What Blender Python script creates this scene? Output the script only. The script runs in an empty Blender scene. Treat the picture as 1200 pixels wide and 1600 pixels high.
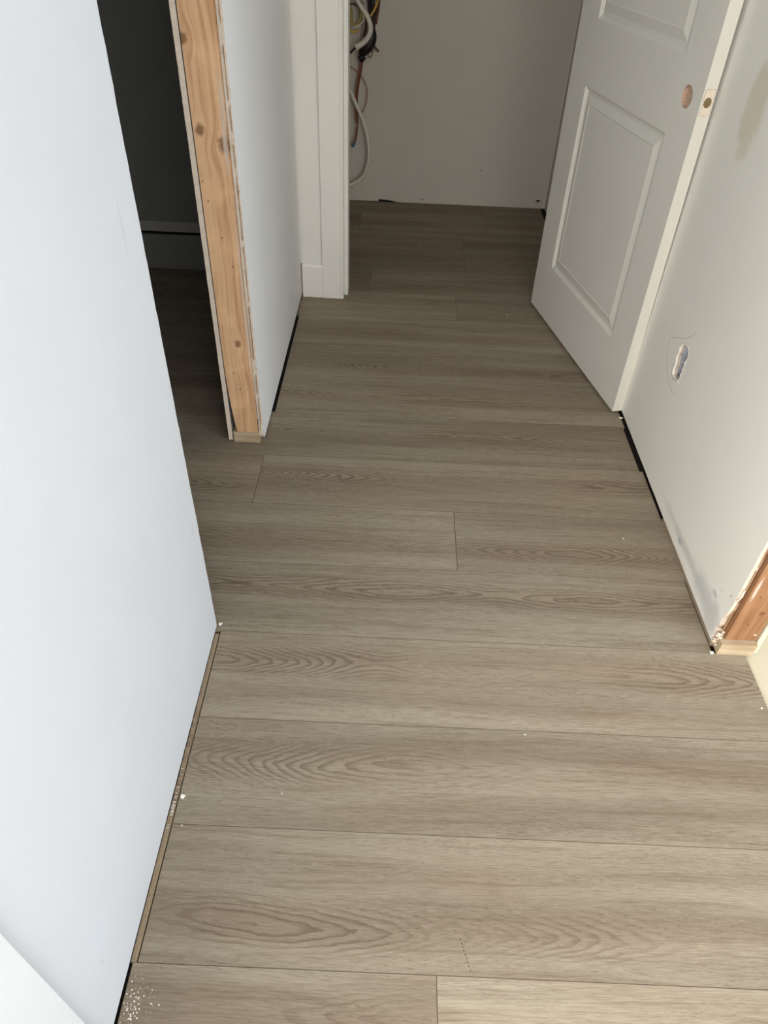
import bpy, bmesh, math, random
from mathutils import Vector, Matrix, Quaternion
from mathutils.geometry import tessellate_polygon
random.seed(7)
S = bpy.context.scene
COL = S.collection

# ------------------------------------------------------------------ camera
cam_d = bpy.data.cameras.new('camera')
cam = bpy.data.objects.new('camera', cam_d); COL.objects.link(cam)
cam_d.sensor_fit = 'VERTICAL'; cam_d.sensor_height = 36.0
cam_d.lens = 36.0 * 1113.0 / 1600.0
cam_d.clip_start = 0.02
right = Vector((0.99900104, 0.02870099, 0.03425177))
down = Vector((0.04465807, -0.66879977, -0.74210008))
fwd = Vector((0.00160857, 0.74288837, -0.66941339))
M = Matrix.Identity(4)
for i in range(3):
    M[i][0] = right[i]; M[i][1] = -down[i]; M[i][2] = -fwd[i]
M[2][3] = 1.335
cam.matrix_world = M
S.camera = cam

# ------------------------------------------------------------------ world, window light, added fill, exposure
S.view_settings.view_transform = 'Standard'
S.view_settings.look = 'None'
S.view_settings.gamma = 1.0
S.view_settings.use_curve_mapping = False
S.view_settings.exposure = 0.0
w = bpy.data.worlds.new('sky'); S.world = w; w.use_nodes = True
w.node_tree.nodes['Background'].inputs[0].default_value = (0.75, 0.87, 1.0, 1)
w.node_tree.nodes['Background'].inputs[1].default_value = 1.3

def area(name, loc, target, sx, sy, power, col, spread=180):
    d = bpy.data.lights.new(name, 'AREA'); d.shape = 'RECTANGLE'
    d.size = sx; d.size_y = sy; d.energy = power; d.color = col; d.spread = math.radians(spread)
    o = bpy.data.objects.new(name, d); COL.objects.link(o)
    o.location = loc
    o.rotation_euler = (Vector(target) - Vector(loc)).to_track_quat('-Z', 'Y').to_euler()
    return o
area('window_daylight_rear', (1.0, -2.24, 1.6), (0.9, 1.0, .8), 1.9, 1.3, 43, (1.0, 0.95, 0.86))
area('window_daylight_side', (3.22, -1.2, 1.45), (0.0, -.1, .8), 1.9, 1.5, 76, (0.70, 0.82, 1.0))
area('added_fill_rear_left', (-1.5, -2.24, 1.6), (-.6, 1.0, .8), 2.0, 1.3, 206, (1.0, 0.96, 0.90))  # extra unseen source, added to brighten the right wall

# ------------------------------------------------------------------ materials
def nt(name):
    m = bpy.data.materials.new(name); m.use_nodes = True
    t = m.node_tree
    for n in list(t.nodes): t.nodes.remove(n)
    out = t.nodes.new('ShaderNodeOutputMaterial'); b = t.nodes.new('ShaderNodeBsdfPrincipled')
    t.links.new(b.outputs[0], out.inputs[0])
    return m, t, b
def srgb(r, g, b):
    f = lambda c: c/12.92 if c <= .04045 else ((c+.055)/1.055)**2.4
    return (f(r/255), f(g/255), f(b/255), 1)
class G:
    """tiny node-graph writer"""
    def __init__(s, t): s.t = t
    def _in(s, sock, v):
        if isinstance(v, bpy.types.NodeSocket): s.t.links.new(v, sock)
        elif v is not None: sock.default_value = v
    def m(s, op, a, b=None, c=None, clamp=False):
        n = s.t.nodes.new('ShaderNodeMath'); n.operation = op; n.use_clamp = clamp
        s._in(n.inputs[0], a); s._in(n.inputs[1], b); s._in(n.inputs[2], c); return n.outputs[0]
    def coord(s, which='Object'):
        return s.t.nodes.new('ShaderNodeTexCoord').outputs[which]
    def sep(s, v):
        n = s.t.nodes.new('ShaderNodeSeparateXYZ'); s._in(n.inputs[0], v); return n.outputs
    def comb(s, x, y, z):
        n = s.t.nodes.new('ShaderNodeCombineXYZ')
        for i, q in enumerate((x, y, z)): s._in(n.inputs[i], q)
        return n.outputs[0]
    def noise(s, vec, scale=1, detail=3, rough=.5, dist=0):
        n = s.t.nodes.new('ShaderNodeTexNoise'); s._in(n.inputs['Vector'], vec)
        n.inputs['Scale'].default_value = scale; n.inputs['Detail'].default_value = detail
        n.inputs['Roughness'].default_value = rough; n.inputs['Distortion'].default_value = dist
        return n.outputs['Fac']
    def ramp(s, f, stops, interp='LINEAR'):
        n = s.t.nodes.new('ShaderNodeValToRGB'); e = n.color_ramp.elements; n.color_ramp.interpolation = interp
        while len(e) < len(stops): e.new(.5)
        for k, (p, c) in enumerate(stops):
            e[k].position = p; e[k].color = c if len(c) == 4 else (*c, 1)
        s._in(n.inputs[0], f); return n.outputs[0]
    def rng(s, f, a, b, c=0., d=1.):
        n = s.t.nodes.new('ShaderNodeMapRange'); n.interpolation_type = 'SMOOTHSTEP'; s._in(n.inputs[0], f)
        for i, q in enumerate((a, b, c, d)): n.inputs[i+1].default_value = q
        return n.outputs[0]
    def mix(s, f, a, b, mode='MIX'):
        n = s.t.nodes.new('ShaderNodeMix'); n.data_type = 'RGBA'; n.blend_type = mode
        s._in(n.inputs['Factor'], f); s._in(n.inputs[6], a); s._in(n.inputs[7], b); return n.outputs[2]
    def bump(s, h, strength, dist, nrm=None):
        n = s.t.nodes.new('ShaderNodeBump'); n.inputs['Strength'].default_value = strength
        n.inputs['Distance'].default_value = dist; s._in(n.inputs['Height'], h); s._in(n.inputs['Normal'], nrm)
        return n.outputs[0]
    def scale(s, v, k):
        n = s.t.nodes.new('ShaderNodeMapping'); n.inputs['Scale'].default_value = k; s._in(n.inputs[0], v); return n.outputs[0]
    def blob(s, xyz, c, r, soft=.5, warp=None):
        """soft ellipsoidal mask about a point of the object"""
        q = None
        for k in range(3):
            if r[k] is None: continue
            d = s.m('DIVIDE', s.m('SUBTRACT', xyz[k], c[k]), r[k]); d = s.m('MULTIPLY', d, d)
            q = d if q is None else s.m('ADD', q, d)
        q = s.m('SQRT', q)
        if warp is not None: q = s.m('ADD', q, warp)
        return s.rng(q, 1-soft, 1+soft, 1, 0)

def simple(name, col, rough=.6, var=.06, scale=30, metal=0, bump=0.0, spec=.4):
    m, t, b = nt(name); g = G(t); c = g.coord()
    n = g.noise(c, scale, 4, .6)
    lo = tuple(x*(1-var) for x in col[:3]) + (1,); hi = tuple(min(1, x*(1+var)) for x in col[:3]) + (1,)
    t.links.new(g.ramp(n, [(.3, lo), (.7, hi)]), b.inputs['Base Color'])
    b.inputs['Roughness'].default_value = rough; b.inputs['Metallic'].default_value = metal
    b.inputs['Specular IOR Level'].default_value = spec
    if bump: t.links.new(g.bump(n, bump, .001), b.inputs['Normal'])
    return m

def plank_material():
    m, t, b = nt('oak_plank'); g = G(t)
    uv = g.sep(g.coord('UV'))
    at = t.nodes.new('ShaderNodeAttribute'); at.attribute_name = 'plank_rnd'
    r = g.sep(at.outputs['Vector'])
    u0 = g.m('ADD', uv[0], g.m('MULTIPLY', r[0], 60.0)); v = uv[1]
    seed = g.m('MULTIPLY', r[1], 40.0)
    N = lambda ku, kv, vv_, det=2, ro=.5, z=seed: g.noise(g.comb(g.m('MULTIPLY', u0, ku), g.m('MULTIPLY', vv_, kv), z), 1, det, ro)
    ctr = lambda n: g.m('SUBTRACT', n, .5)
    # slow wander of the grain
    w1 = ctr(N(1.6, 5.0, v)); w2 = ctr(N(8.0, 24.0, v, 3, .6)); w3 = ctr(N(34.0, 70.0, v, 2, .6))
    vs = g.m('ADD', v, g.m('ADD', g.m('MULTIPLY', w1, .040), g.m('MULTIPLY', w2, .006)))        # straight grain
    vc = g.m('ADD', g.m('ADD', v, g.m('MULTIPLY', w1, .06)), g.m('MULTIPLY', g.m('SUBTRACT', r[2], .5), .10))
    # cathedral figure : nested contours of sqrt(v^2 + h(u)^2)
    A = g.m('MULTIPLY', ctr(g.noise(g.comb(g.m('MULTIPLY', u0, 1.15), seed, 3.3), 1, 1.0, .5)), .55)
    tip = g.m('MULTIPLY_ADD', g.noise(g.comb(g.m('MULTIPLY', u0, 3.0), seed, 5.), 1, 1, .5), .016, .001)
    d = g.m('ADD', g.m('SQRT', g.m('ADD', g.m('MULTIPLY', vc, vc), g.m('MULTIPLY', tip, tip))), A)
    d = g.m('ADD', g.m('ADD', d, 3.0), g.m('ADD', g.m('MULTIPLY', w2, .018), g.m('MULTIPLY', w3, .0050)))
    ph = g.m('FRACT', g.m('MULTIPLY', d, 1/.0098))
    ring = g.m('MULTIPLY', g.rng(ph, .35, .88), g.rng(ph, .90, 1.0, 1, 0))
    near = g.rng(g.m('ABSOLUTE', vc), .018, .052, 1, 0)
    part = g.rng(g.noise(g.comb(g.m('MULTIPLY', u0, 1.7), seed, 9.), 1, 1, .5), .38, .60)
    cath = g.m('MULTIPLY', ring, g.m('MULTIPLY', near, g.m('MULTIPLY_ADD', part, .85, .15)))
    fine = N(26.0, 620.0, vs, 3, .7)
    pore = g.rng(N(75.0, 1000.0, vs, 2, .6), .54, .68)
    pden = g.rng(N(3.0, 30.0, vs, 3, .6), .35, .65)
    mid = N(3.2, 95.0, vs, 4, .62)
    band = N(.7, 13.0, vs, 2, .45)
    blot = N(2.4, 10.0, v, 3, .55)
    base = g.mix(g.rng(band, .30, .70), srgb(146, 134, 117), srgb(169, 158, 139))
    base = g.mix(g.m('MULTIPLY', near, .16), base, srgb(150, 128, 108))
    base = g.mix(g.m('MULTIPLY', g.rng(blot, .48, .78), .35), base, srgb(158, 136, 116))
    base = g.mix(g.m('MULTIPLY', g.rng(mid, .46, .74), .50), base, srgb(118, 102, 82))
    base = g.mix(g.m('MULTIPLY', g.rng(fine, .44, .66), .42), base, srgb(112, 97, 78))
    base = g.mix(g.m('MULTIPLY', g.rng(fine, .46, .30), .25), base, srgb(184, 174, 156))
    base = g.mix(g.m('MULTIPLY', cath, .62), base, srgb(104, 87, 69))
    base = g.mix(g.m('MULTIPLY', g.m('MULTIPLY', pore, pden), .55), base, srgb(86, 73, 58))
    tone = g.rng(r[0], 0, 1, .84, .95)
    base = g.mix(1.0, base, g.comb(tone, tone, tone), 'MULTIPLY')
    t.links.new(base, b.inputs['Base Color'])
    t.links.new(g.rng(fine, .3, .7, .46, .62), b.inputs['Roughness'])
    b.inputs['Specular IOR Level'].default_value = .07
    hgt = g.m('SUBTRACT', g.m('MULTIPLY', fine, -.4), g.m('ADD', g.m('MULTIPLY', pore, .3), g.m('MULTIPLY', cath, .3)))
    t.links.new(g.bump(hgt, .35, .0005), b.inputs['Normal'])
    return m

def paint(name, col, marks=(), tint=(), rough=.62, axis=None):
    """matt wall paint with roller texture; marks = (centre, radii, colour, amount, soft)"""
    m, t, b = nt(name); g = G(t); c = g.coord(); xyz = g.sep(c)
    n = g.noise(c, 3.0, 4, .6); n2 = g.noise(c, 190.0, 3, .6)
    lo = tuple(x*.975 for x in col[:3])+(1,); hi = tuple(min(1, x*1.02) for x in col[:3])+(1,)
    base = g.ramp(n, [(.3, lo), (.7, hi)])
    if marks:
        wp = g.m('MULTIPLY', g.m('SUBTRACT', g.noise(c, 22.0, 4, .6), .5), 1.3)
        for cc, rr, colr, amt, soft in marks:
            k = g.m('MULTIPLY', g.blob(xyz, cc, rr, soft, wp), amt)
            base = g.mix(k, base, colr)
    t.links.new(base, b.inputs['Base Color'])
    b.inputs['Roughness'].default_value = rough; b.inputs['Specular IOR Level'].default_value = .3
    t.links.new(g.bump(n2, .12, .0008), b.inputs['Normal'])
    return m

def wood(name, light, dark, knots=(), nails=(), axis=2, plaster=()):
    m, t, b = nt(name); g = G(t); c = g.coord(); xyz = g.sep(c)
    # bend the fibres round each knot
    bend = 0.0
    cross = xyz[0] if axis == 2 else xyz[2]
    along = xyz[axis]
    for kc, rad in knots:
        k = g.blob(xyz, kc, (rad*2.2, None, rad*3.2), .9)
        s = g.m('MULTIPLY', k, g.m('SUBTRACT', xyz[0], kc[0]))
        bend = g.m('ADD', g.m('MULTIPLY', s, -.85), bend)
    wob = g.noise(g.comb(g.m('MULTIPLY', cross, 12), xyz[1], g.m('MULTIPLY', along, 3.0)), 1, 2, .5)
    x = g.m('ADD', g.m('ADD', cross, bend), g.m('MULTIPLY', wob, .035))
    rings = g.noise(g.comb(g.m('MULTIPLY', x, 95), g.m('MULTIPLY', xyz[1], 95), g.m('MULTIPLY', along, 2.2)), 1, 3, .55)
    fib = g.noise(g.comb(g.m('MULTIPLY', x, 700), g.m('MULTIPLY', xyz[1], 400), g.m('MULTIPLY', along, 18)), 1, 3, .6)
    saw = g.noise(g.comb(g.m('MULTIPLY', cross, 14), g.m('MULTIPLY', xyz[1], 10), g.m('MULTIPLY', along, 330)), 1, 2, .6)
    blot = g.noise(c, 9, 3, .6)
    base = g.mix(g.rng(rings, .40, .66), light, dark)
    base = g.mix(g.m('MULTIPLY', fib, .35), base, tuple(q*.62 for q in dark[:3])+(1,))
    base = g.mix(g.m('MULTIPLY', g.rng(blot, .45, .7), .35), base, tuple(min(1, q*1.22) for q in light[:3])+(1,))
    base = g.mix(g.m('MULTIPLY', g.rng(saw, .5, .7), .07), base, tuple(q*.5 for q in dark[:3])+(1,))
    wp = g.m('MULTIPLY', g.m('SUBTRACT', g.noise(c, 120, 3, .6), .5), 1.2)
    for kc, rad in knots:
        base = g.mix(g.m('MULTIPLY', g.blob(xyz, kc, (rad, None, rad*1.25), .45, wp), .75), base, srgb(104, 64, 36))
    for p, rr, amt in plaster:
        base = g.mix(g.m('MULTIPLY', g.blob(xyz, p, rr, .6, wp), amt), base, srgb(214, 203, 190))
    hl = None
    for p in nails:
        k = g.blob(xyz, p, (.0017, None, .0021), .3); base = g.mix(g.m('MULTIPLY', k, .9), base, (.02, .015, .012, 1))
    t.links.new(base, b.inputs['Base Color'])
    b.inputs['Roughness'].default_value = .72; b.inputs['Specular IOR Level'].default_value = .25
    t.links.new(g.bump(g.m('ADD', rings, fib), .35, .0012), b.inputs['Normal'])
    return m

WALLC = srgb(232, 232, 230)
m_plank = plank_material()
m_hdf = simple('fibreboard_edge', srgb(150, 132, 108), .8, .18, 240, bump=.3)
m_hdf2 = simple('weathered_plate_edge', srgb(150, 134, 112), .85, .15, 120)
m_gap = simple('dark_underlay', srgb(30, 28, 27), .8, .2, 60)
m_seam = simple('seam_core', srgb(112, 100, 84), .8, .1, 60)
m_gyp = simple('gypsum_core', srgb(214, 198, 180), .9, .10, 160, bump=.8)
m_paper = simple('torn_drywall_paper', srgb(226, 216, 200), .85, .12, 120, bump=.4)
m_paperb = simple('brown_drywall_paper', srgb(168, 132, 100), .85, .2, 200, bump=.4)
m_wl = paint('left_wall_paint', srgb(215, 217, 220), [
    ((0, .984, .955), (None, .0012, .03), srgb(190, 192, 192), .8, .4),
    ((0, .985, .95), (None, .004, .05), srgb(205, 206, 205), .5, .5),
    ((0, 1.02, .345), (None, .008, .012), srgb(196, 200, 202), .7, .5),
    ((0, .72, .69), (None, .002, .004), srgb(206, 210, 214), .8, .5),
    ((0, .32, .146), (None, .001, .004), srgb(150, 155, 165), .8, .5),
    ((0, .34, .20), (None, .03, .05), srgb(214, 220, 228), .5, .7)])
m_wm = paint('partition_paint', srgb(238, 238, 237))
m_wr = paint('right_wall_paint', srgb(246, 244, 236), [
    ((0, 1.80, .965), (None, .05, .085), srgb(218, 208, 180), .6, .35),
    ((0, 1.32, .055), (None, .16, .012), srgb(190, 192, 190), .55, .8),
    ((0, 1.17, .060), (None, .09, .030), srgb(196, 198, 197), .6, .6),
    ((0, 1.105, .05), (None, .03, .04), srgb(212, 208, 202), .8, .4),
    ((0, 1.135, .10), (None, .012, .006), srgb(176, 178, 180), .6, .5),
    ((0, 1.081, .155), (None, .0016, .004), srgb(90, 88, 84), .9, .3),
    ((0, 1.12, .13), (None, .0018, .0016), srgb(140, 140, 140), .8, .4),
    ((0, 1.37, .045), (None, .012, .008), srgb(165, 170, 170), .7, .5),
    ((0, 1.62, .20), (None, .0016, .0016), srgb(120, 120, 120), .8, .4)])
m_wb = paint('closet_paint', srgb(205, 198, 187), [
    ((.1376, 0, .0225), (.005, None, .005), srgb(70, 66, 62), .9, .4),
    ((.4351, 0, .1812), (.004, None, .004), srgb(110, 105, 98), .9, .4)])
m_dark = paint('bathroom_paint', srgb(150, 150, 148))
m_filler = paint('filler_paint', srgb(196, 194, 186))
m_trim = paint('white_trim_paint', srgb(236, 234, 228), rough=.4)
m_door = paint('door_paint', srgb(222, 220, 212), rough=.42)
m_dooredge = paint('door_edge_paint', srgb(224, 221, 210), rough=.45)
m_ceil = paint('ceiling_paint', srgb(238, 238, 236))
m_board = paint('bright_board_paint', srgb(228, 230, 231), rough=.5)
m_studm = wood('pine_stud', srgb(226, 184, 142), srgb(198, 150, 110),
    knots=[((-.4562, 1.776, .880), .010), ((-.4030, 1.776, .850), .014), ((-.468, 1.776, 1.055), .009), ((-.425, 1.776, .34), .008)],
    nails=[(-.4654, 1.776, .7675), (-.4576, 1.776, .7221), (-.4150, 1.776, .5603), (-.4465, 1.776, .2456), (-.4338, 1.776, .1906), (-.4337, 1.776, .6346)],
    plaster=[((-.399, 0, .93), (.006, None, .06), .5), ((-.401, 0, .84), (.005, None, .05), .6), ((-.396, 0, .45), (.0035, None, .22), .55)])
m_studr = wood('orange_stud', srgb(158, 118, 84), srgb(138, 96, 64), knots=[((.853, 1.05, .1355), .005)],
    nails=[(.8284, 1.05, .1883), (.8361, 1.05, .0966), (.830, 1.05, .25)],
    plaster=[((.812, 0, .21), (.003, None, .03), .7), ((.866, 0, .06), (.003, None, .003), .8)])
m_plate = wood('pale_plate_wood', srgb(192, 174, 146), srgb(168, 146, 114), axis=0)
m_chip = simple('chipboard', srgb(196, 168, 146), .9, .35, 260, bump=1.0)
m_hole = simple('shaded_hole_wood', srgb(126, 108, 78), .9, .3, 200)  # brown wood darkened to paint in the shadow inside the latch hole
m_rawwood = simple('raw_white_wood', srgb(232, 220, 202), .7, .08, 90)
m_cream = simple('cream_subfloor', srgb(204, 195, 170), .7, .05, 8, bump=.1)
m_crumb = simple('plaster', srgb(236, 230, 220), .9, .08, 300)
m_pencil = simple('pencil_line', srgb(168, 166, 160), .8, .1, 60)
m_box = simple('blue_grey_plastic', srgb(190, 192, 202), .35, .12, 60)
M_CAB = {k: simple(k, srgb(*c), r, .08, 80) for k, c, r in [
    ('white_plastic', (222, 216, 202), .45), ('black_tape', (22, 21, 22), .5), ('black_wire', (34, 28, 30), .5),
    ('orange_wire', (140, 80, 54), .5), ('brown_wire', (104, 66, 52), .55), ('tan_wire', (168, 120, 98), .5),
    ('olive_wire', (168, 148, 84), .5), ('cream_wire', (226, 214, 188), .5), ('yellow_wire', (198, 160, 78), .5),
    ('red_brown_wire', (92, 44, 34), .5), ('blue_wire', (60, 96, 130), .5), ('mauve_wire', (170, 145, 145), .5)]}

# ------------------------------------------------------------------ mesh helpers
def link(name, bm, mats, parent=None, smooth=False, **props):
    me = bpy.data.meshes.new(name); bm.normal_update(); bm.to_mesh(me); bm.free()
    for mm in (mats if isinstance(mats, (list, tuple)) else [mats]): me.materials.append(mm)
    if smooth:
        for p in me.polygons: p.use_smooth = True
    o = bpy.data.objects.new(name, me); COL.objects.link(o)
    if parent is not None: o.parent = parent
    for k, v in props.items(): o[k] = v
    return o
def struct(name, bm, mats, label=None, parent=None, **k):
    o = link(name, bm, mats, parent, **k)
    if parent is None: o['kind'] = 'structure'
    if label: o['label'] = label
    return o
def box(bm, x0, x1, y0, y1, z0, z1, mi=0, bev=0):
    r = bmesh.ops.create_cube(bm, size=1)
    for v in r['verts']:
        v.co = Vector(((x0+x1)/2+v.co.x*(x1-x0), (y0+y1)/2+v.co.y*(y1-y0), (z0+z1)/2+v.co.z*(z1-z0)))
    fs = set(f for v in r['verts'] for f in v.link_faces)
    for f in fs: f.material_index = mi
    if bev:
        es = list(set(e for f in fs for e in f.edges))
        bmesh.ops.bevel(bm, geom=es, offset=bev, segments=2, affect='EDGES', profile=.5)
    return bm
def B(*a, **k): return box(bmesh.new(), *a, **k)
def solid_poly(bm, outer, holes, fn, w0, w1, rim=0, hole_rim=None, back=True):
    """extruded polygon with holes; fn(u, v, w) -> xyz"""
    loops = [outer] + list(holes)
    tris = tessellate_polygon([[Vector((p[0], p[1], 0)) for p in L] for L in loops])
    flat = [p for L in loops for p in L]
    A = [bm.verts.new(fn(p[0], p[1], w0)) for p in flat]
    Bv = [bm.verts.new(fn(p[0], p[1], w1)) for p in flat]
    for t in tris:
        try:
            bm.faces.new([A[i] for i in t])
            if back: bm.faces.new([Bv[i] for i in reversed(t)])
        except ValueError: pass
    k = 0
    for li, L in enumerate(loops):
        n = len(L)
        for i in range(n):
            j = (i+1) % n
            f = bm.faces.new([A[k+i], Bv[k+i], Bv[k+j], A[k+j]])
            f.material_index = rim if li == 0 else (hole_rim if hole_rim is not None else rim)
        k += n
    bmesh.ops.recalc_face_normals(bm, faces=bm.faces[:])
    return bm
def jag(p, q, n, amp, side):
    """ragged line from p to q (without q)"""
    out = []
    for i in range(n):
        t = (i + (0 if i == 0 else random.uniform(-.3, .3)))/n
        x = p[0]+(q[0]-p[0])*t; y = p[1]+(q[1]-p[1])*t
        if i: x += side[0]*random.uniform(-amp, amp); y += side[1]*random.uniform(-amp, amp)
        out.append((x, y))
    return out
def prism_z(bm, pts, z0, z1, mi=0):
    return solid_poly(bm, pts, [], lambda u, v, w: (u, v, w), z0, z1, rim=mi)
def catmull(P, sub=6):
    P = [Vector(p) for p in P]; out = []
    for i in range(len(P)-1):
        p0 = P[max(i-1, 0)]; p1 = P[i]; p2 = P[i+1]; p3 = P[min(i+2, len(P)-1)]
        for k in range(sub):
            t = k/sub
            out.append(.5*((2*p1)+(p2-p0)*t+(2*p0-5*p1+4*p2-p3)*t*t+(3*p1-p0-3*p2+p3)*t**3))
    out.append(P[-1]); return out
def tube(bm, P, r, n=10, sub=6, hollow=False):
    path = catmull(P, sub) if sub else [Vector(p) for p in P]
    m_ = len(path); rings = []
    up = Vector((0, 1, 0)); prev = None
    for i, p in enumerate(path):
        t = (path[min(i+1, m_-1)]-path[max(i-1, 0)]).normalized()
        a = t.cross(up if prev is None else prev.cross(t))
        if a.length < 1e-5: a = t.cross(Vector((0, 0, 1)))
        a.normalize(); b_ = t.cross(a).normalized(); prev = a if prev is None else a
        up = Vector((0, 1, 0)); prev = None
        rr = r(i/(m_-1)) if callable(r) else r
        rings.append([bm.verts.new(p+(a*math.cos(2*math.pi*k/n)+b_*math.sin(2*math.pi*k/n))*rr) for k in range(n)])
    for i in range(m_-1):
        for k in range(n):
            bm.faces.new([rings[i][k], rings[i][(k+1) % n], rings[i+1][(k+1) % n], rings[i+1][k]])
    bm.faces.new(list(reversed(rings[0]))); bm.faces.new(rings[-1])
    bmesh.ops.recalc_face_normals(bm, faces=bm.faces[:])
    return bm
def grit(bm, c, r, squash=.7):
    q = bmesh.ops.create_icosphere(bm, subdivisions=2, radius=r)
    for v in q['verts']:
        v.co = v.co*random.uniform(.65, 1.25); v.co.z *= squash; v.co += Vector(c)
    return bm

# ------------------------------------------------------------------ floor : floating planks on a dark underlay
def floor():
    bm = bmesh.new()
    uvl = bm.loops.layers.uv.new('UVMap'); cl = bm.loops.layers.float_vector.new('plank_rnd')
    T = .011; ch = .0007
    rows = [-3.045, -2.819, -2.592, -2.364, -2.137, -1.91, -1.683, -1.456, -1.229, -1.002, -.775, -.548, -.321, -.094, .133, .36, .587, .814, 1.042,
            1.267, 1.495, 1.718, 1.950, 2.185, 2.415, 2.645, 2.875, 3.105, 3.335, 3.565, 3.795, 3.990]
    JO = {k+2: v for k, v in {12: [.121], 17: [.199], 18: [-.368], 23: [.266], 24: [-.099], 16: [-.98], 15: [], 14: [], 13: [], 19: [-1.1], 20: [], 21: [], 22: []}.items()}
    def plank(x0, x1, y0, y1, yc):
        rnd = (random.random(), random.random(), random.random())
        g = .0002
        a = [(x0+g, y0+g), (x1-g, y0+g), (x1-g, y1-g), (x0+g, y1-g)]
        b = [(x0+g+ch, y0+g+ch), (x1-g-ch, y0+g+ch), (x1-g-ch, y1-g-ch), (x0+g+ch, y1-g-ch)]
        vb = [bm.verts.new((*p, -T)) for p in a]; va = [bm.verts.new((*p, -ch)) for p in a]; vt = [bm.verts.new((*p, 0)) for p in b]
        fs = [bm.faces.new(vt)]; mi = [0]
        for i in range(4):
            j = (i+1) % 4
            fs.append(bm.faces.new([va[i], va[j], vt[j], vt[i]])); mi.append(2)
            fs.append(bm.faces.new([vb[i], vb[j], va[j], va[i]])); mi.append(1)
        for f, k in zip(fs, mi):
            f.material_index = k
            for l in f.loops:
                l[uvl].uv = (l.vert.co.x, l.vert.co.y-yc); l[cl] = rnd
    for i in range(len(rows)-1):
        y0, y1 = rows[i], rows[i+1]; yc = (y0+y1)/2
        if y1 < -2.3: continue
        segs = [(y0, y1)]
        xr = .862 if y1 < 1.05 else .776
        if y1 > 1.05:
            xr = {18: .785, 19: .790, 20: .786, 21: .776, 22: .782}.get(i, .778)
        if y1 < .37: xl = -.3745
        elif y1 < 1.05: xl = -.3665
        elif y1 < 1.96: xl = -2.2
        elif y1 < 2.88: xl = -.3695 if 21 < i < 25 else -.379
        else: xl = -.47
        joints = JO.get(i)
        if joints is None: joints = [random.uniform(-.2, .7)] if y1 < 0 or y1 > 3.0 else []
        xs = [xl] + [j for j in sorted(joints) if xl < j < xr] + [xr]
        if y1 < -.0: xs[-1] = 3.3; xs[1:-1] = [random.uniform(.2, 1.2), random.uniform(1.8, 2.6)]; xs[0] = -3.0 if y1 < -.5 else xs[0]
        for a, b in zip(xs[:-1], xs[1:]): plank(a, b, y0, y1, yc)
        if y1 > 1.96 and y0 < 3.0:                      # same row seen inside the dark bathroom
            j = random.uniform(-1.6, -.8)
            plank(-2.2, j, y0, min(y1, 3.03), yc); plank(j, -.47, y0, min(y1, 3.03), yc)
        elif y1 < 1.05 and y0 > -.6:
            plank(-2.2, -.50, y0, y1, yc)
    o = struct('floor', bm, [m_plank, m_hdf, m_seam], 'greyish oak plank floor running across the hallway')
    under = B(-3.1, 3.4, -2.4, 4.12, -.05, -.0112)
    link('underlay', under, m_gap, o, label='dark underlay showing in the gaps along the walls')
floor()
b = B(.8635, 3.3, -.09, 3.0, -.0111, -.006)
struct('floor_room_beside', b, m_cream, 'cream unfinished subfloor beyond the stud at the right edge')

# tan tongue edge left bare along the near left wall
bm = bmesh.new()
ys = [.36]
while ys[-1] < 1.033: ys.append(min(1.034, ys[-1]+random.uniform(.006, .014)))
top = []
for y in ys:
    bite = random.uniform(0, .0028) if .60 < y < .84 else 0
    top.append((y, -.0016-bite))
for i in range(len(ys)-1):
    v = []
    for (y, z) in (top[i], top[i+1]):
        v.append([bm.verts.new((x, y, zz)) for x, zz in ((-.378, -.011), (-.378, z+.0004), (-.3715, z), (-.3685, z-.0012), (-.3685, -.011))])
    for k in range(4): bm.faces.new([v[0][k], v[0][k+1], v[1][k+1], v[1][k]])
struct('trim_1', bm, m_hdf, 'tan fibreboard tongue edge of the planks bare along the left wall')

# ------------------------------------------------------------------ walls
H = 2.44
# near left wall: one drywall sheet in front of a framed core
LX = -.3775
out = [(-.32, .006), ] + jag((-.32, .006), (1.052, .006), 60, .0008, (0, 1))[1:] + jag((1.0535, .006), (1.057, H), 110, .0011, (1, 0)) + [(1.057, H), (-.32, H)]
bm = solid_poly(bmesh.new(), out, [], lambda u, v, w_: (w_, u, v), LX, LX-.0127, rim=1)
wl = struct('wall_left', bm, [m_wl, m_gyp], 'bright white drywall in the left foreground, ending at the bathroom opening')
bm = B(LX-.103, LX-.013, -.32, 1.045, .0, H); link('wall_framing', bm, m_plate, wl)
bm = B(LX-.116, LX-.1035, -.32, 1.05, .01, H); link('drywall_sheet', bm, m_dark, wl)
# brighter board in the bottom left corner of the view
bm = B(LX+.0002, LX+.0125, -.32, .2385, .0, H, bev=.0015)
struct('trim_2', bm, m_board, 'bright white flat board on the left wall at the bottom left corner')
link('joint_shadow', B(LX+.0002, LX+.0008, .2384, .2402, .0, H), simple('joint_shadow_grey', srgb(150, 152, 160), .8), bpy.data.objects['trim_2'])  # grey strip painted in for the shadow at the board's joint

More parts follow.
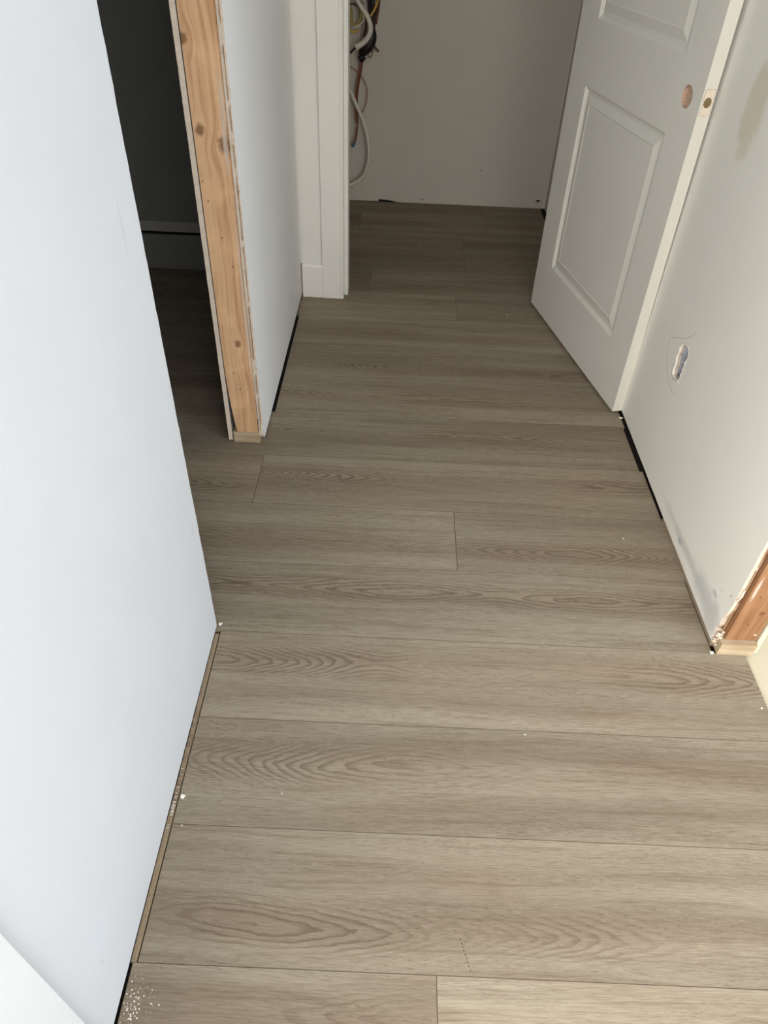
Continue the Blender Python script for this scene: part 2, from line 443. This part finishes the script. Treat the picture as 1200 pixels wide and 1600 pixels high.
# partition between hall and bathroom, cut end towards us
PX = -.3775
out = [(1.776, .030), (1.792, .012), (1.84, .011)] + jag((1.84, .011), (2.80, .011), 30, .0012, (0, 1))[1:] + [(2.80, .011), (2.80, H)] + jag((1.775, H), (1.776, .030), 150, .0016, (1, 0))
bm = solid_poly(bmesh.new(), out, [], lambda u, v, w_: (w_, u, v), PX, PX-.0127, rim=1)
wm = struct('wall_partition', bm, [m_wm, m_gyp], 'pale grey drywall partition behind the bare stud, left of the closet')
out = [(1.781, .004)] + [(3.02, .004), (3.02, H)] + jag((1.776, H), (1.781, .004), 150, .0012, (1, 0))
bm = solid_poly(bmesh.new(), out, [], lambda u, v, w_: (w_, u, v), -.4745, -.4872, rim=1)
link('drywall_sheet', bm, [m_dark, m_gyp], wm, label='back drywall sheet with bare gypsum edge')
# torn brown paper along the hall-side edge
bm = bmesh.new(); z = .05
while z < 1.6:
    hgt = random.uniform(.03, .16); dx = random.uniform(.0004, .0014); y = 1.7735
    x0 = PX-.0045+random.uniform(-.001, .001)
    box(bm, x0, x0+.0008, y-dx, y+.004, z, z+hgt); z += hgt+random.uniform(0, .05)
link('torn_paper', bm, m_paperb, wm)
bm = bmesh.new(); z = .08
while z < 1.6:
    hgt = random.uniform(.004, .02)
    box(bm, PX-.0005, PX+random.uniform(.0006, .0018), 1.774-random.uniform(0, .001), 1.7765, z, z+hgt*.5); z += hgt+random.uniform(.004, .06)
link('torn_paper', bm, m_paper, wm)
bm = bmesh.new()
for k in range(12):
    grit(bm, (PX-.008+random.uniform(-.004, .005), 1.773, .05+k*.0035), random.uniform(.002, .0036))
link('crumbled_corner', bm, m_gyp, wm)

def thing(o, label, cat, group=None):
    o['label'] = label; o['category'] = cat
    if group: o['group'] = group
    return o
# stud : tapered nibble at lower left
bm = bmesh.new()
prof = [(-.4570, .0385), (-.3935, .0385), (-.3925, .10), (-.3910, .20), (-.3910, H), (-.4715, H), (-.4715, 1.0), (-.4715, .24), (-.4690, .17), (-.4650, .11), (-.4600, .055)]
prof.reverse()
solid_poly(bm, prof, [], lambda u, v, w_: (u, w_, v), 1.7775, 1.8155)
thing(link('wall_stud', bm, m_studm), 'tall bare pine stud with knots at the cut end of the grey partition', 'stud')
bm = B(-.4705, -.3900, 1.776, 2.78, 0.0005, .038, bev=.0008)
thing(link('sole_plate', bm, m_plate), 'pale wooden sole plate block under the tall pine stud', 'wood plate')

# right wall
RX = .787
hole = [(1.7503, .4173), (1.7401, .4188), (1.7301, .4208), (1.7150, .4250), (1.7022, .4205), (1.6965, .4110), (1.6935, .402), (1.6990, .3880), (1.6966, .3745), (1.6995, .3660), (1.6975, .3589), (1.7010, .3500),
        (1.6991, .3401), (1.6944, .3229), (1.7050, .3285), (1.7129, .3263), (1.7290, .3215), (1.7466, .3221), (1.7558, .3342), (1.7535, .3460), (1.7561, .3574), (1.7600, .3670), (1.7616, .3774), (1.7570, .3890), (1.7592, .4015)]
out = [(1.0640, .012)] + jag((1.0640, .012), (2.80, .012), 50, .0010, (0, 1))[1:] + [(2.80, .012), (2.80, H)] + \
      [(1.0620, H)] + jag((1.0620, H), (1.0620, .17), 130, .0010, (1, 0))[1:] + [(1.061, .17), (1.0655, .160), (1.061, .150), (1.062, .125), (1.066, .105), (1.071, .09), (1.068, .07), (1.075, .055), (1.067, .04), (1.072, .028)]
bm = solid_poly(bmesh.new(), out, [hole], lambda u, v, w_: (w_, u, v), RX, RX+.0127, rim=1, hole_rim=1)
wr = struct('wall_right', bm, [m_wr, m_gyp], 'grey white drywall on the right with a torn outlet hole and yellowish stain')
# paper lips round the hole
bm = bmesh.new()
n = len(hole); cy = sum(p[0] for p in hole)/n; cz = sum(p[1] for p in hole)/n
vi, vo, vm = [], [], []
for i, (y, z) in enumerate(hole):
    k = 1+random.uniform(.02, .22)
    if z < .35: k += random.uniform(.05, .34)
    vi.append(bm.verts.new((RX+.004, cy+(y-cy)*.93, cz+(z-cz)*.96)))
    vm.append(bm.verts.new((RX-random.uniform(.0008, .0022), cy+(y-cy)*1.0, cz+(z-cz)*1.0)))
    vo.append(bm.verts.new((RX-.0001, cy+(y-cy)*k, cz+(z-cz)*(1+(k-1)*.6))))
for i in range(n):
    j = (i+1) % n
    bm.faces.new([vi[i], vi[j], vm[j], vm[i]]); bm.faces.new([vm[i], vm[j], vo[j], vo[i]])
link('torn_paper', bm, m_crumb, wr, label='white torn paper lip round the outlet hole')
bm = bmesh.new()
for a, b_ in ((0, .0), (1, 0)):
    pass
def strip(bm, P, wd, x):
    P = catmull([(0, *p) for p in P], 5)
    vs = []
    for i, p in enumerate(P):
        t = (P[min(i+1, len(P)-1)]-P[max(i-1, 0)]).normalized(); s_ = Vector((0, -t.z, t.y))*wd/2
        vs.append([bm.verts.new((x+dx, p.y+s_.y*q, p.z+s_.z*q)) for q, dx in ((1, 0), (-1, 0), (-1, .0003), (1, .0003))])
    for a, c in zip(vs[:-1], vs[1:]):
        for k in range(4): bm.faces.new([a[k], a[(k+1) % 4], c[(k+1) % 4], c[k]])
strip(bm, [(1.8381, .3859), (1.7976, .4077), (1.757, .427), (1.723, .4497), (1.6985, .4738)], .0011, RX-.0002)
strip(bm, [(1.8413, .3829), (1.837, .3551), (1.8084, .3237), (1.7691, .2988), (1.7353, .2885), (1.7025, .2885)], .0009, RX-.0002)
link('pencil_outline', bm, m_pencil, wr, label='thin curved pencil line around the outlet hole')
bm = B(RX+.0135, RX+.100, 1.10, 1.685, .0002, H); box(bm, RX+.0135, RX+.100, 1.770, 2.86, .0002, H)
box(bm, RX+.0135, RX+.100, 1.685, 1.770, .0002, .305); box(bm, RX+.0135, RX+.100, 1.685, 1.770, .435, H)
link('wall_framing', bm, m_gap, wr)
# gap filler seen under the near half of the sheet
bm = B(RX+.0008, RX+.0125, 1.068, 1.50, -.010, .0115); link('sole_plate_edge', bm, m_hdf2, wr, label='tan wood strip under the drywall')
# crushed lower corner
bm = bmesh.new()
for k in range(34):
    t = random.random()
    grit(bm, (RX+.003+random.uniform(-.0035, .008), 1.060+random.uniform(-.006, .006), .012+t*.055), random.uniform(.0018, .0046))
link('crumbled_corner', bm, m_gyp, wr, label='crushed plaster corner at floor level')
bm = bmesh.new(); z = .05
while z < 1.0:
    hgt = random.uniform(.03, .12)
    box(bm, RX+.0085+random.uniform(-.0006, .0006), RX+.0096, 1.0585, 1.0640, z, z+hgt); z += hgt+random.uniform(0, .02)
link('torn_paper', bm, m_paperb, wr)
# peeled curl of face paper
bm = bmesh.new()
tube(bm, [(RX, 1.0605, .145), (RX-.003, 1.0565, .160), (RX+.004, 1.0560, .172), (RX+.006, 1.0575, .20)], .0016, 6)
link('peeled_paper', bm, m_paper, wr, smooth=True)

# electrical box behind the hole
bx = bpy.data.objects.new('outlet_box', None); COL.objects.link(bx); bx.location = (RX+.02, 1.727, .37)
thing(bx, 'blue grey plastic outlet box inside the torn hole in the right wall', 'outlet box')
bm = B(.0005, .052, -.038, .038, -.06, .06); 
bmesh.ops.delete(bm, geom=[f for f in bm.faces if f.normal.x < -.5 or f.calc_center_median().x < .002], context='FACES')
link('box_shell', bm, m_box, bx)
bm = bmesh.new(); tube(bm, [(.016, -.004, -.052), (.016, .0, 0), (.016, .004, .052)], .030, 24); link('cable_sleeve', bm, m_box, bx, smooth=True)
bm = bmesh.new()
strip_pts = [(-.030, .018), (-.010, .014), (.010, .022), (.022, .030)]
tube(bm, [(-.013, -.018, .012), (-.0145, 0, .006), (-.013, .018, .012)], .0014, 6); link('clamp_rib', bm, m_crumb, bx, smooth=True)
bx.location = (RX+.0145, 1.727, .37)
for c in bx.children:
    if c.name.startswith('clamp'): c.location.x = .0
    if c.name.startswith('cable'): c.location.x = .0155

# right stud and its plate
bm = B(RX+.0165, .8765, 1.050, 1.088, .0390, H, bev=.0012)
thing(link('wall_stud', bm, m_studr), 'orange brown stud end beside the right wall at the right edge', 'stud')
bm = B(RX+.006, .8765, 1.036, 2.7, .0004, .0385, bev=.001)
thing(link('sole_plate', bm, m_plate), 'pale sole plate block under the orange brown stud at the right', 'wood plate')
bm = B(.878, .8905, 1.046, 3.98, .0, H); 
struct('wall_room_beside', bm, m_cream)

# closet
bm = bmesh.new()
BY = 3.985
out = [(-.49, .010), (-.105, .010), (-.097, .014), (-.050, .010), (.008, .0015), (.40, .002), (.72, .003), (.742, .012), (.752, .016), (.760, .006), (.80, .002), (.90, .002), (.90, H), (-.49, H)]
out = [(-.49, .002), (-.098, .003), (-.097, .014), (-.050, .0115), (.010, .002), (.40, .002), (.90, .002), (.90, H), (-.49, H)]
hl = [(.748, .036), (.762, .033), (.772, .042), (.766, .052), (.752, .050)]
solid_poly(bm, out, [hl], lambda u, v, w_: (u, w_, v), BY, BY+.0127, rim=1)
wb = struct('wall_back', bm, [m_wb, m_gyp], 'dim taupe back wall of the closet')
link('wall_framing', B(-.49, .90, BY+.014, BY+.09, -.011, H), m_gap, wb)
bm = bmesh.new()
tube(bm, [(.742, BY-.002, .055), (.758, BY-.005, .050), (.776, BY-.004, .054), (.782, BY-.004, .040), (.778, BY-.004, .020)], .0022, 6)
tube(bm, [(.745, BY-.001, .030), (.740, BY-.003, .040), (.744, BY-.002, .052)], .0018, 6)
link('chipped_edge', bm, m_paper, wb, smooth=True, label='chipped pale damage at the bottom right corner')
struct('wall_closet_left', B(-.486, -.474, 2.92, BY, 0.002, H), m_wb)
struct('wall_closet_right', B(.80, .812, 2.93, BY, 0.002, H), m_wb)
# wall with the closet doorway
wd = struct('wall_doorway', B(-.49, -.203, 2.812, 2.920, 0.012, H), m_trim, 'white wall strip left of the closet doorway')
link('wall_section', B(.635, .80, 2.835, 2.925, 0.01, H), m_wb, wd)
link('header', B(-.203, .635, 2.812, 2.920, 2.06, H), m_trim, wd)
# casing with beads
def casing_profile():
    P = [(-.2893, 2.812), (-.2893, 2.7995), (-.2880, 2.7985), (-.2180, 2.7965), (-.2165, 2.7985), (-.2150, 2.7985), (-.2138, 2.7955), (-.2085, 2.7960), (-.2072, 2.7985), (-.2040, 2.7995), (-.2030, 2.8010), (-.2030, 2.812)]
    P.reverse(); return P
cs = struct('trim_3', prism_z(bmesh.new(), casing_profile(), .0003, 2.11), m_trim, 'white moulded door casing left of the closet doorway')
struct('trim_4', prism_z(bmesh.new(), [(-.2028, 2.925), (-.187, 2.925), (-.187, 2.8365), (-.1885, 2.8350), (-.2028, 2.8350)], .0003, 2.045), m_trim, 'white door jamb edge inside the closet doorway')
struct('trim_5', prism_z(bmesh.new(), [(.60, 2.925), (.615, 2.925), (.615, 2.86), (.60, 2.86)], .0003, 2.045), m_trim)
# baseboard stub
bm = bmesh.new()
solid_poly(bm, [(2.8115, .0010), (2.7985, .0010), (2.7985, .1290), (2.8040, .1395), (2.8115, .1395)], [], lambda u, v, w_: (w_, u, v), -.3715, -.2895)
bl = struct('baseboard_left', bm, m_trim, 'short white baseboard piece between partition and door casing')
link('raw_end', B(-.3745, -.3716, 2.7990, 2.8115, .0015, .139), m_hdf, bl, label='unpainted tan end of the baseboard')

# ------------------------------------------------------------------ closet door, standing open against the right wall
dr = bpy.data.objects.new('door_1', None); COL.objects.link(dr); dr['kind'] = 'structure'
dr['label'] = 'white moulded two panel door standing open against the right wall, no knob fitted'
rot = Matrix(((.2115, .9774, 0), (-.9774, .2115, 0), (0, 0, 1)))     # columns: along width, towards wall, up
rv = Vector((.0068, -.0103, .0032)); Rm = Matrix.Rotation(rv.length, 3, rv.normalized())
dr.matrix_world = Matrix.Translation((.5803, 2.8229, .012)) @ (Rm @ rot).to_4x4()
W_, T_, HD = .8146, .0348, 2.02
p1 = (.1336, .6872, .2056, .8230); p2 = (.1336, .6872, 1.0030, 1.895)
def rect(u0, u1, v0, v1): return [(u0, v0), (u1, v0), (u1, v1), (u0, v1)]
bore = [(.744+.0262*math.cos(a), .921+.0262*math.sin(a)) for a in [i*math.tau/28 for i in range(28)]]
bm = bmesh.new()
solid_poly(bm, rect(.0006, W_-.0006, .0006, HD), [rect(*p1), rect(*p2), bore], lambda u, v, w_: (u, w_, v), 0, T_, rim=1)
leaf = link('door_leaf', bm, [m_door, m_dooredge], dr)
def panel(p, nm):
    bm = bmesh.new()
    prof = [(0, 0), (.003, .0008), (.006, .0045), (.0095, .0050), (.012, .0085), (.022, .0082), (.044, .0030), (.047, .0026), (.050, .0040)]
    rings = []
    for off, dep in prof:
        rings.append([bm.verts.new((u, dep, v)) for u, v in rect(p[0]+off, p[1]-off, p[2]+off, p[3]-off)])
    for a, c in zip(rings[:-1], rings[1:]):
        for i in range(4):
            j = (i+1) % 4; bm.faces.new([a[i], a[j], c[j], c[i]])
    bm.faces.new(rings[-1])
    bmesh.ops.recalc_face_normals(bm, faces=bm.faces[:])
    box(bm, p[0]-.001, p[1]+.001, .0125, T_-.004, p[2]-.001, p[3]+.001)
    link(nm, bm, m_door, dr)
panel(p1, 'door_panel'); panel(p2, 'door_panel')
# bore lining of chipboard
bm = bmesh.new()
n = 28; ri = []
for d_ in (.0008, .003, .006, .009, .012):
    ri.append([bm.verts.new((.744+(.0259-random.uniform(0, .0010))*math.cos(i*math.tau/n), d_, .921+(.0259-random.uniform(0, .0010))*math.sin(i*math.tau/n))) for i in range(n)])
for a, c in zip(ri[:-1], ri[1:]):
    for i in range(n): bm.faces.new([a[i], a[(i+1) % n], c[(i+1) % n], c[i]])
bm.faces.new(ri[-1]); bmesh.ops.recalc_face_normals(bm, faces=bm.faces[:])
link('knob_bore', bm, m_chip, dr, label='round knob hole lined with brown chipboard')
# latch recess on the edge (face at u = W_)
bm = bmesh.new()
y0, y1, z0, z1 = .0055, .0300, .893, .951; r_ = .0045
op = []
for cx, cz_, a0 in ((y1-r_, z0+r_, -90), (y1-r_, z1-r_, 0), (y0+r_, z1-r_, 90), (y0+r_, z0+r_, 180)):
    for k in range(5):
        a = math.radians(a0+k*22.5); op.append((cx+r_*math.cos(a), cz_+r_*math.sin(a)))
hc = [(.0178+.0105*math.cos(i*math.tau/20), .922+.0118*math.sin(i*math.tau/20)) for i in range(20)]
solid_poly(bm, op, [hc], lambda u, v, w_: (w_, u, v), W_+.0001, W_-.0003)
link('latch_mortise', bm, m_rawwood, dr, label='bare wood latch recess in the door edge')
bm = bmesh.new()
def ringpoly(sc): return [(.01775+(p[0]-.01775)*sc, .922+(p[1]-.922)*sc) for p in op]
big = [(.01775+(p[0]-.01775)*1.07, .922+(p[1]-.922)*1.03) for p in op]
solid_poly(bm, big, [op], lambda u, v, w_: (w_, u, v), W_+.00012, W_-.0004)
link('mortise_rim', bm, m_chip, dr)
bm = bmesh.new()
for k in range(2): pass
ra = [bm.verts.new((W_+.0001, p[0], p[1])) for p in hc]; rb = [bm.verts.new((W_-.0004, .0178+(p[0]-.0178)*.96, p[1])) for p in hc]
rb2 = [bm.verts.new((W_+.00005, .0178+(p[0]-.0178)*.2, .922+(p[1]-.922)*.2)) for p in hc]
bm.faces.new(ra)
link('latch_hole', bm, m_hole, dr)

# ------------------------------------------------------------------ dark bathroom behind the opening
DY = 3.017
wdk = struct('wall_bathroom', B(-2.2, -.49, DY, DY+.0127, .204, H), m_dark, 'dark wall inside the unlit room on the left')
bm = bmesh.new()
solid_poly(bm, [(-2.2, .162), (-.49, .162), (-.49, .2035), (-.95, .2035), (-1.2, .2025), (-2.2, .2025)], [], lambda u, v, w_: (u, w_, v), DY+.001, DY+.012)
link('filler_strip', bm, m_filler, wdk, label='narrow lighter strip above the dark gap')
link('wall_framing', B(-2.2, -.49, DY+.014, DY+.05, 0, H), m_gap, wdk)
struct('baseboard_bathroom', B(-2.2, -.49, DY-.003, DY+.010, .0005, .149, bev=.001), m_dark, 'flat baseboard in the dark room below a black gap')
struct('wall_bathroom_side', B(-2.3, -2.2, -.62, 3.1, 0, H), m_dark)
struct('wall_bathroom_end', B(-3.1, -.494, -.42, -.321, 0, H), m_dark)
bm = bmesh.new()
solid_poly(bm, [(-2.4, 0), (-.42, 0), (-.42, H), (-2.4, H)], [], lambda u, v, w_: (w_, u, v), -3.1, -3.0)
struct('wall_far_left', bm, m_dark)

# ------------------------------------------------------------------ rest of the shell (behind and beside the viewer)
cl = struct('ceiling', B(-3.1, 3.4, -2.4, 4.1, H, H+.05), m_ceil)
bm = bmesh.new()
solid_poly(bm, [(-3.1, 0), (3.4, 0), (3.4, H), (-3.1, H)], [[(0.0, .9), (2.0, .9), (2.0, 2.3), (0.0, 2.3)], [(-2.55, .9), (-.45, .9), (-.45, 2.3), (-2.55, 2.3)]], lambda u, v, w_: (u, w_, v), -2.3, -2.4)
struct('wall_rear', bm, m_ceil)
bm = bmesh.new()
solid_poly(bm, [(-2.4, 0), (3.05, 0), (3.05, H), (-2.4, H)], [[(-2.15, .7), (-.25, .7), (-.25, 2.2), (-2.15, 2.2)]], lambda u, v, w_: (w_, u, v), 3.3, 3.4)
struct('wall_side', bm, m_ceil)
struct('wall_beside_end', B(.89, 3.4, 3.0, 3.1, 0, H), m_ceil)
def window(name, fn, u0, u1, v0, v1):
    bm = bmesh.new()
    f = .05
    solid_poly(bm, rect(u0, u1, v0, v1), [rect(u0+f, (u0+u1)/2-.02, v0+f, v1-f), rect((u0+u1)/2+.02, u1-f, v0+f, v1-f)], fn, -.03, .03)
    struct(name, bm, m_trim)
window('window_1', lambda u, v, w_: (u, -2.35+w_, v), 0, 2, .9, 2.3)
window('window_added', lambda u, v, w_: (u, -2.35+w_, v), -2.55, -.45, .9, 2.3)  # unseen window, added to go with the extra rear-left light
window('window_2', lambda u, v, w_: (3.35+w_, u, v), -2.15, -.25, .7, 2.2)

# ------------------------------------------------------------------ loose cables in the closet
def cable(P, r, mat, label, name='cable', n=10, cat='cable'):
    o = link(name, tube(bmesh.new(), P, r, n), M_CAB[mat], smooth=True)
    return thing(o, label, cat, 'loose wiring in the closet')
cable([(-.468, 3.93, .95), (-.40, 3.92, .80), (-.3021, 3.905, .642), (-.2595, 3.905, .5641), (-.2345, 3.905, .5106), (-.209, 3.905, .4617), (-.1797, 3.905, .4004), (-.1592, 3.905, .3285), (-.1512, 3.905, .254), (-.1631, 3.905, .1859), (-.189, 3.905, .1409), (-.229, 3.905, .1138), (-.2626, 3.905, .1028), (-.3063, 3.905, .1105), (-.40, 3.905, .13), (-.468, 3.905, .15)],
      .0088, 'white_plastic', 'long white cable hanging in a big loop almost to the closet floor')
wc = bpy.data.objects.new('cable', None); COL.objects.link(wc); wc.location = (-.2219, 3.9, .7219)
thing(wc, 'thick white cable curving down to a cut end in front of the black tape', 'cable', 'loose wiring in the closet')
o = link('sheath', tube(bmesh.new(), [(-.30, 3.93, 1.10), (-.262, 3.870, 1.0), (-.2234, 3.860, .9154), (-.1943, 3.860, .8743), (-.1707, 3.860, .8467), (-.1555, 3.860, .8135), (-.1548, 3.860, .7842), (-.1691, 3.860, .759), (-.1924, 3.860, .7381), (-.2119, 3.860, .7279)], lambda t: .0085+.0045*t, 12), M_CAB['white_plastic'], wc, smooth=True)
o.location = (.2219, -3.9, -.7219)
o = link('cut_end', tube(bmesh.new(), [(-.2119, 3.860, .7279), (-.2190, 3.860, .7240)], .0155, 12, sub=0), M_CAB['cream_wire'], wc, smooth=False); o.location = (.2219, -3.9, -.7219)
cable([(-.168, 3.948, 1.3), (-.1747, 3.948, .9879), (-.1660, 3.948, .8957), (-.1590, 3.948, .8363), (-.1550, 3.948, .790)], .0075, 'black_wire', 'black cable running down into the tape wrap, left strand')
cable([(-.150, 3.925, 1.3), (-.1571, 3.925, .9898), (-.1493, 3.925, .8979), (-.145, 3.925, .8386), (-.1465, 3.925, .7775), (-.1691, 3.925, .7217)], .0095, 'black_wire', 'thickest black cable behind the yellow wire, entering the tape')
cable([(-.113, 3.955, 1.3), (-.1217, 3.955, .9898), (-.1235, 3.955, .8853), (-.1291, 3.953, .8444), (-.1350, 3.950, .805)], .0080, 'red_brown_wire', 'dark red brown cable, rightmost of those coming down to the tape')
o = link('tape_wrap', tube(bmesh.new(), [(-.1438, 3.92, .790), (-.150, 3.92, .7550), (-.166, 3.92, .7256), (-.186, 3.92, .7000), (-.194, 3.92, .675), (-.1953, 3.92, .6558)], lambda t: .008+.021*math.sin(min(1, t*1.25)*math.pi)**.8 if t < .78 else .014*(1-t)/.22+.008, 14), M_CAB['black_tape'], smooth=True)
thing(o, 'lumpy black tape wrap binding the cables in the closet', 'tape')
cable([(-.196, 3.93, .6722), (-.2045, 3.93, .6196), (-.2163, 3.93, .5658), (-.222, 3.93, .5111), (-.2216, 3.93, .4555), (-.2179, 3.93, .3931)], .0042, 'orange_wire', 'orange wire hanging straight down from the black tape')
cb = cable([(-.1905, 3.94, .6706), (-.1989, 3.94, .6126), (-.2086, 3.94, .5641), (-.2154, 3.94, .5092), (-.2149, 3.94, .4478), (-.2132, 3.94, .3821), (-.218, 3.94, .3323), (-.2286, 3.94, .2952)], .0040, 'brown_wire', 'brown wire with a blue tip, hanging lowest beside the orange wire')
link('blue_tip', tube(bmesh.new(), [(-.2284, 3.934, .3002), (-.2371, 3.934, .2809)], .0062, 10, sub=0), M_CAB['blue_wire'], cb, label='blue wire tip')
cable([(-.2130, 3.935, .385), (-.2260, 3.935, .340), (-.2420, 3.935, .300), (-.2600, 3.935, .275)], .0018, 'tan_wire', 'hair thin pinkish wire end left of the blue tip')
cable([(-.36, 3.955, .68), (-.2846, 3.95, .6462), (-.2602, 3.95, .6341), (-.2265, 3.95, .617), (-.1955, 3.95, .5916), (-.17, 3.95, .544), (-.1692, 3.95, .4974), (-.181, 3.95, .455), (-.1996, 3.95, .4202)], .0026, 'tan_wire', 'thin pinkish brown wire bowing out right of the orange wire')
cable([(-.36, 3.925, .93), (-.2756, 3.925, .895), (-.2526, 3.925, .8662), (-.2458, 3.925, .8427), (-.2457, 3.925, .8185), (-.2574, 3.925, .8084), (-.30, 3.925, .80)], .0075, 'olive_wire', 'thick olive cable coil nearest the door jamb')
cable([(-.33, 3.902, .815), (-.2752, 3.902, .8138), (-.2518, 3.902, .8122), (-.2225, 3.902, .8036), (-.2043, 3.902, .8214), (-.1998, 3.902, .8504), (-.212, 3.902, .885)], .0062, 'olive_wire', 'olive cable coil loop curving up to the right')
cable([(-.34, 3.9, .83), (-.281, 3.895, .8038), (-.2576, 3.89, .7885), (-.24, 3.89, .7794), (-.2214, 3.89, .7787), (-.2098, 3.89, .7885)], .0058, 'yellow_wire', 'lowest yellow olive wire of the coil')
cable([(-.28, 3.9, .925), (-.2222, 3.887, .9037), (-.2048, 3.887, .881), (-.193, 3.887, .8578), (-.1869, 3.887, .8342), (-.1896, 3.887, .8197), (-.2097, 3.887, .8044), (-.2359, 3.887, .7937)], .0030, 'cream_wire', 'thin cream wire hooking over the olive coil')
cable([(-.36, 3.955, .62), (-.2777, 3.955, .6638), (-.2596, 3.955, .6775), (-.2176, 3.955, .7149)], .0042, 'black_wire', 'short black wire slanting down left from the tape')
cable([(-.100, 3.893, 1.3), (-.1106, 3.893, .9711), (-.1255, 3.893, .9015), (-.1361, 3.893, .8706), (-.1556, 3.893, .8413)], .0052, 'yellow_wire', 'golden yellow wire crossing the dark cables at the top')
cable([(-.1469, 3.92, .7339), (-.1295, 3.92, .7128), (-.1152, 3.92, .701)], .0052, 'brown_wire', 'short grey brown stub sticking out right of the tape')
cable([(-.1626, 3.9, .7293), (-.168, 3.9, .7038), (-.1586, 3.9, .6787), (-.1468, 3.9, .6893), (-.1444, 3.9, .7148), (-.1508, 3.9, .7347)], .0022, 'brown_wire', 'small thin wire loop dangling from the tape')
cable([(-.22, 3.94, 1.2), (-.1988, 3.94, .8826), (-.1806, 3.94, .8353), (-.1771, 3.94, .7989), (-.1851, 3.94, .749), (-.1876, 3.94, .711)], .0048, 'red_brown_wire', 'red brown wire behind the thick white cut cable')
cable([(-.25, 3.95, 1.2), (-.215, 3.95, .90), (-.193, 3.95, .84), (-.189, 3.95, .80), (-.197, 3.95, .75), (-.199, 3.95, .70)], .0042, 'mauve_wire', 'mauve grey wire just left of the red brown wire')
cable([(-.33, 3.92, .88), (-.2699, 3.91, .8745), (-.2353, 3.91, .8805), (-.2122, 3.91, .872), (-.2004, 3.91, .8534)], .0034, 'red_brown_wire', 'dark brown wire over the top of the olive coil')
cable([(-.35, 3.93, .90), (-.275, 3.92, .905), (-.240, 3.92, .912), (-.21, 3.92, .905), (-.185, 3.92, .88)], .0055, 'mauve_wire', 'mauve wire arching above the olive coil')

# ------------------------------------------------------------------ marks on the floor
FL = bpy.data.objects['floor']
bm = bmesh.new()
for k in range(9):
    t = k/8; x = .1625+(.177-.1625)*t; y = .414+(.3693-.414)*t
    box(bm, x-.0006, x+.0006, y-.0014, y+.0012, .00005, .00025)
link('scuff_mark', bm, m_gap, FL, label='row of tiny dark dashes on the near plank')
def line(bm, a, b_, wd):
    d_ = (Vector(b_)-Vector(a)).normalized(); n_ = Vector((-d_.y, d_.x))*wd/2
    vs = [bm.verts.new((*(Vector(p)+n_*q), .00022)) for p, q in ((a, 1), (a, -1), (b_, -1), (b_, 1))]
    vb = [bm.verts.new((v.co.x, v.co.y, .00003)) for v in vs]
    bm.faces.new(vs)
    for k in range(4): bm.faces.new([vs[k], vb[k], vb[(k+1) % 4], vs[(k+1) % 4]])
bm = bmesh.new()
line(bm, (-.520, 1.770), (-.372, 1.768), .0012); line(bm, (-.474, 1.770), (-.474, 1.738), .0010)
line(bm, (-.384, 1.770), (-.389, 1.735), .0010); line(bm, (-.384, 1.766), (-.345, 1.764), .0010)
link('pencil_mark', bm, m_seam, FL, label='faint pencil cut lines in front of the bare stud')
bm = bmesh.new()
for x, y, r in ((-.1613, 1.4182, .0022), (-.0319, 1.851, .0018), (.1001, .5365, .0014), (.0790, 1.822, .0012), (-.148, 1.83, .001), (.49, .605, .0013)):
    q = bmesh.ops.create_circle(bm, cap_ends=True, segments=9, radius=r)
    for v in q['verts']: v.co = Vector((v.co.x*random.uniform(.7, 1.6)+x, v.co.y*random.uniform(.6, 1.1)+y, .00025))
link('dark_speck', bm, m_seam, FL)

# ------------------------------------------------------------------ crumbs on the floor
def crumb(x, y, r, label, z=0):
    bm = bmesh.new()
    grit(bm, (0, 0, r*.5), r); grit(bm, (r*.9, r*.4, r*.4), r*.6); grit(bm, (-r*.5, r*.8, r*.35), r*.5)
    o = link('plaster_crumb', bm, m_crumb); o.location = (x, y, z+.0001)
    return thing(o, label, 'plaster crumb', 'plaster crumbs on the floor')
crumb(-.3720, 1.0600, .0042, 'plaster crumb at the end of the left wall by the bathroom opening')
crumb(-.3600, .6392, .0040, 'plaster crumb beside the tan strip along the left wall')
crumb(-.3482, .5844, .0014, 'tiny white fleck near the tan strip, nearer than the bigger crumb')
crumb(.6598, 1.4156, .0018, 'tiny white chip on the planks near the right wall')
crumb(.8477, .8947, .0020, 'tiny white crumb at the right edge by the cream subfloor')
crumb(.3179, .8049, .0016, 'white fleck on the plank seam in mid floor')
crumb(.7830, 1.0400, .0040, 'white plaster crumb at the foot of the right wall beside the sole plate')
crumb(.7800, 2.0000, .0050, 'plaster crumb in the black gap beside the door')
crumb(.4703, 2.7128, .0022, 'white fleck on the floor near the closet doorway')
crumb(-.1715, .6544, .0012, 'tiny fleck on the plank seam left of centre')
bm = bmesh.new()
for k in range(150):
    x = random.gauss(-.357, .016); y = random.gauss(.296, .018)
    if x < -.372: continue
    q = bmesh.ops.create_icosphere(bm, subdivisions=1, radius=random.choice([.0004, .0005, .0006, .0009, .0013]))
    for v in q['verts']: v.co = Vector((v.co.x*random.uniform(.7, 1.4)+x, v.co.y+y, v.co.z*.5+.0003))
o = link('plaster_dust', bm, m_crumb); thing(o, 'sprinkle of white plaster dust at the foot of the left wall, bottom left', 'dust'); o['kind'] = 'stuff'
bm = bmesh.new()
for k in range(26):
    y = random.gauss(.625, .025); 
    q = bmesh.ops.create_icosphere(bm, subdivisions=1, radius=random.uniform(.0004, .0013))
    for v in q['verts']: v.co = Vector((v.co.x+random.uniform(-.3765, -.370), v.co.y+y, v.co.z*.6-.0008))
o = link('plaster_dust', bm, m_crumb); thing(o, 'white plaster dust caught on the tan strip along the left wall', 'dust'); o['kind'] = 'stuff'
